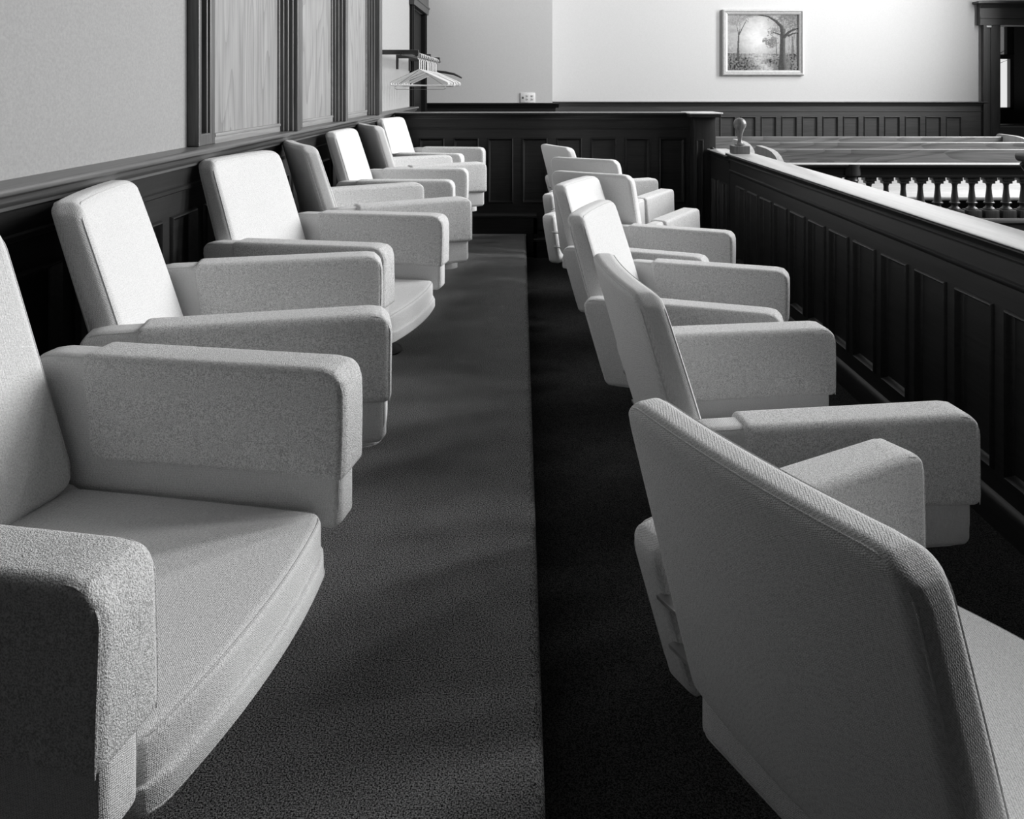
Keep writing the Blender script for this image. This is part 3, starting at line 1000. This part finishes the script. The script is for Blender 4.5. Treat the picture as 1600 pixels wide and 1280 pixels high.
# ------------------------------------------------------------------ jury chairs
ARM_Y = .286
ARM_T = .695
def arm_deform(q):
    x, y, z = q
    t = max(0, min(1, (.300 - x) / .60))             # 0 front .. 1 rear
    s = max(0, min(1, (.134 - z) / .268))           # 0 top .. 1 bottom
    return Vector((x + t * t * s * .085, y, z - t * .003))
def chair_proto(label, group):
    t = thing('jury_armchair', label, 'armchair', (0, 0, 0), 0, group)
    # seat cushion
    def bow(q, k=.026):
        y = q.y / .24
        return k * (1 - y * y) * max(0, min(1, (q.x + .05) / .3))
    def sd(q):
        y = q.y / .245
        x = q.x + bow(q)
        z = q.z
        if z > 0:
            z += .012 * (1 - y * y) * (1 - (q.x / .32) ** 2)
        return Vector((x - .008, q.y, z + .438))
    se = obj('seat_cushion', cushion((.255, .238, .032), .014, 3, (14, 14, 2), sd, (0, 1), .03), 'fabric', t)
    bm = BM()
    path = [sd(Vector((a, b, .0279))) for a, b in rr_path(.2509, .2339, .028)]
    tube(bm, path, .0018, 6, closed=True)
    path = [sd(Vector((a, b, -.0279))) for a, b in rr_path(.2509, .2339, .028)]
    tube(bm, path, .0018, 6, closed=True)
    obj('piping', bm, 'piping', se)
    # upholstered seat base, rising behind the cushion
    def bd(q):
        x = q.x + bow(q) + .002
        r = max(0, (-.05 - q.x) / .21)
        z = q.z * (1 + .9 * r) + .402 + .060 * r ** 1.5
        return Vector((x - .004, q.y, z))
    sb = obj('seat_base', cushion((.258, .240, .016), .006, 2, (16, 12, 2), bd, (0, 1), .04), 'fabric', t)
    bm = BM()
    path = [bd(Vector((a, b, -.0142))) for a, b in rr_path(.2562, .2382, .038)]
    tube(bm, path, .0014, 6, closed=True)
    obj('piping', bm, 'piping', sb)
    # backrest
    hz, hy, hx = .225, .230, .032
    Z0, Z1 = .470, .934
    def kd(q):
        y, z = q.y, q.z
        s = (z + hz) / (2 * hz)
        y *= 1.03 - .06 * s
        x = q.x * (1.12 - .16 * s)
        x += .016 * (y / hy) ** 2 + .014 * math.sin(s * PI) * (1 - (y / hy / 1.03) ** 2) * (1 if q.x > 0 else -.3)
        zz = Z0 + s * (Z1 - Z0)
        x += -.390 + (.926 - zz) * .30
        return Vector((x, y, zz))
    bk = obj('backrest', cushion((hx, hy, hz), .022, 5, (2, 14, 16), kd, (1, 2), .045), 'fabric', t)
    bm = BM()
    for xx in (hx - .0064, -hx + .0064):
        tube(bm, [kd(Vector((xx, a, b))) for a, b in rr_path(hy - .0064, hz - .0064, .042)], .0018, 6, closed=True)
    obj('piping', bm, 'piping', bk)
    # arms, each with its fitted cloth cover
    off = Vector((-.032, 0, ARM_T - .134))
    for sy in (1, -1):
        ay = Vector((0, sy * ARM_Y, 0)) + off
        am = obj('arm', cushion((.300, .0315, .134), .016, 4, (14, 2, 8), lambda q: arm_deform(q) + ay, (0, 2), lambda q: .045 if q.z > 0 else .02), 'fabric', t)
        bm = BM()
        for yy in (.0268, -.0268):
            tube(bm, [arm_deform(Vector((a, yy, b))) + ay for a, b in rr_path(.2953, .1293, .041)], .0014, 5, closed=True)
        obj('piping', bm, 'piping', am)
        # cover : wraps the top, both sides and the front
        cx0, cx1, cz0, cz1 = -.215, .280, .518, ARM_T + .006
        hx2, hz2 = (cx1 - cx0) / 2, (cz1 - cz0) / 2
        sd0 = 17 * (sy + 2)
        def cd(q, sy=sy):
            x = q.x + (cx0 + cx1) / 2
            z = q.z + (cz0 + cz1) / 2
            tt = max(0, min(1, (.268 - x) / .60))
            ss = max(0, min(1, (ARM_T - z) / .275))
            low = max(0, (cz1 - z) / (cz1 - cz0))
            n = noise.noise(Vector((x * 9 + sd0, z * 7, q.y * 9)))
            n2 = noise.noise(Vector((x * 5 + sd0 + 7, 0, 0)))
            yv = q.y * (1 + .10 * low) + .004 * n * low
            x2 = x + tt * tt * ss * .085 + (.006 * low * n if x > .2 else 0) - .012 * low * (1 if x < 0 else 0)
            zz = z - tt * .003
            if low > .8:
                zz += .007 * n2
            return Vector((x2, yv + sy * ARM_Y, zz))
        def rfun(q): return .040 if (q.z > 0 and q.x > 0) else .006
        cv = obj('arm_cover', cushion((hx2, .0445, hz2), .016, 4, (16, 3, 8), cd, (0, 2), rfun), 'cover', am)
        bm = BM()
        for yy in (.0398, -.0398):
            p = [Vector((hx2 - .0047, yy, -hz2 + .004 + i * .02)) for i in range(7)]
            for i in range(7):
                tt = i / 6 * PI / 2
                p.append(Vector((hx2 - .0432 + .0385 * math.cos(tt), yy, hz2 - .0432 + .0385 * math.sin(tt))))
            tube(bm, [cd(v) for v in p], [.0008] + [.0021] * 11 + [.0012, .0003], 6)
        obj('cover_seam', bm, 'cover', cv)
    # flat steel brackets between arms and backrest
    for sy in (1, -1):
        for zz in (.60, .52):
            xx = -.388 + (.926 - zz) * .28
            bm = BM(); box(bm, xx - .014, xx + .014, min(sy * .215, sy * .265), max(sy * .215, sy * .265), zz - .0035, zz + .0035, .001)
            obj('bracket', bm, 'metal', t)
    # swivel pedestal fixed to the floor
    bm = BM(); lathe(bm, [(.10, .388), (.10, .372), (.045, .352), (.030, .32), (.030, .03), (.0, .03)], n=20)
    obj('pedestal', bm, 'darkmetal', t)
    bm = BM(); lathe(bm, [(.0, 0), (.075, 0), (.078, .006), (.07, .016), (.05, .03), (.036, .05), (.0, .05)], n=28)
    obj('floor_flange', bm, 'darkmetal', t)
    return t

# (row, x, y, angle in degrees)
SP = [
    ('L', -.609, 1.117, -10.2), ('L', -.607, 1.905, 11.9), ('L', -.604, 2.682, -11.4), ('L', -.602, 3.512, 27.5),
    ('L', -.598, 4.288, -3), ('L', -.605, 5.083, 26.5), ('L', -.615, 5.888, -12.5),
    ('R', .600, 1.092, 27.8), ('R', .612, 1.891, 6.6), ('R', .605, 2.688, -20.4), ('R', .595, 3.462, -25.1),
    ('R', .547, 4.255, 58.1), ('R', .565, 5.05, 59.9), ('R', .600, 5.88, 24),
]
LAB = [
    'pale armchair nearest the camera on the raised platform, cut off by the left edge',
    'second armchair along the wall, its bright backrest standing below the plain grey wall',
    'third armchair along the wall, bright backrest below the first pale wood panel',
    'fourth armchair along the wall, swivelled away so its shadowed backrest side shows',
    'fifth armchair along the wall, bright backrest between two chairs showing dark backs',
    'sixth armchair along the wall, dark back half covering the farthest wall-row chair',
    'farthest armchair of the wall row, by the dark end partition below the hangers',
    'large armchair nearest the camera at lower right, seen from behind in shadow',
    'second armchair in the rail row, its tilted back turned edge on to the camera',
    'third armchair in the rail row, white backrest front partly behind the second chair',
    'fourth armchair in the rail row, bright backrest just behind the third white one',
    'fifth armchair in the rail row, grey back panel above the fourth chair',
    'sixth armchair in the rail row, only a grey back top over the fifth chair',
    'farthest armchair of the rail row, small back before the dark partition panels',
]
GL, GR = 'armchairs on the raised platform', 'armchairs beside the jury rail'
proto = chair_proto(LAB[0], GL)
kids = {}
for o in bpy.data.objects:
    if o.parent:
        kids.setdefault(o.parent.name, []).append(o)
for i, (row, x, y, ang) in enumerate(SP):
    c = proto if i == 0 else copy_tree(proto, None, kids)
    c.location = (x, y, 0 if row == 'L' else ZL)
    c.rotation_euler = (0, 0, math.radians(ang))
    c['label'] = LAB[i]
    c['group'] = GL if row == 'L' else GR

# ------------------------------------------------------------------ light
w = bpy.data.worlds.new('sky')
bpy.context.scene.world = w
w.use_nodes = True
w.node_tree.nodes['Background'].inputs[0].default_value = (1, 1, 1, 1)
w.node_tree.nodes['Background'].inputs[1].default_value = .75

def area(name, loc, rot, sx, sy, power, spread=PI):
    l = bpy.data.lights.new(name, 'AREA')
    l.shape = 'RECTANGLE'
    l.size, l.size_y = sx, sy
    l.energy = power
    l.spread = spread
    o = bpy.data.objects.new(name, l)
    C.objects.link(o)
    o.location = loc
    o.rotation_euler = rot
    return o
for i, ((a, b), p) in enumerate(zip(WIN, (235, 540, 530))):
    area('window_daylight', (X_R + .2, (a + b) / 2, (WZ0 + WZ1) / 2), (0, PI / 2, 0), WZ1 - WZ0, b - a, p)

sc = bpy.context.scene
sc.view_settings.view_transform = 'Standard'
sc.view_settings.look = 'None'
sc.view_settings.gamma = 1.0
sc.view_settings.use_curve_mapping = False
sc.view_settings.exposure = 0.1
sc.cycles.max_bounces = 6
sc.cycles.diffuse_bounces = 4
sc.cycles.glossy_bounces = 3
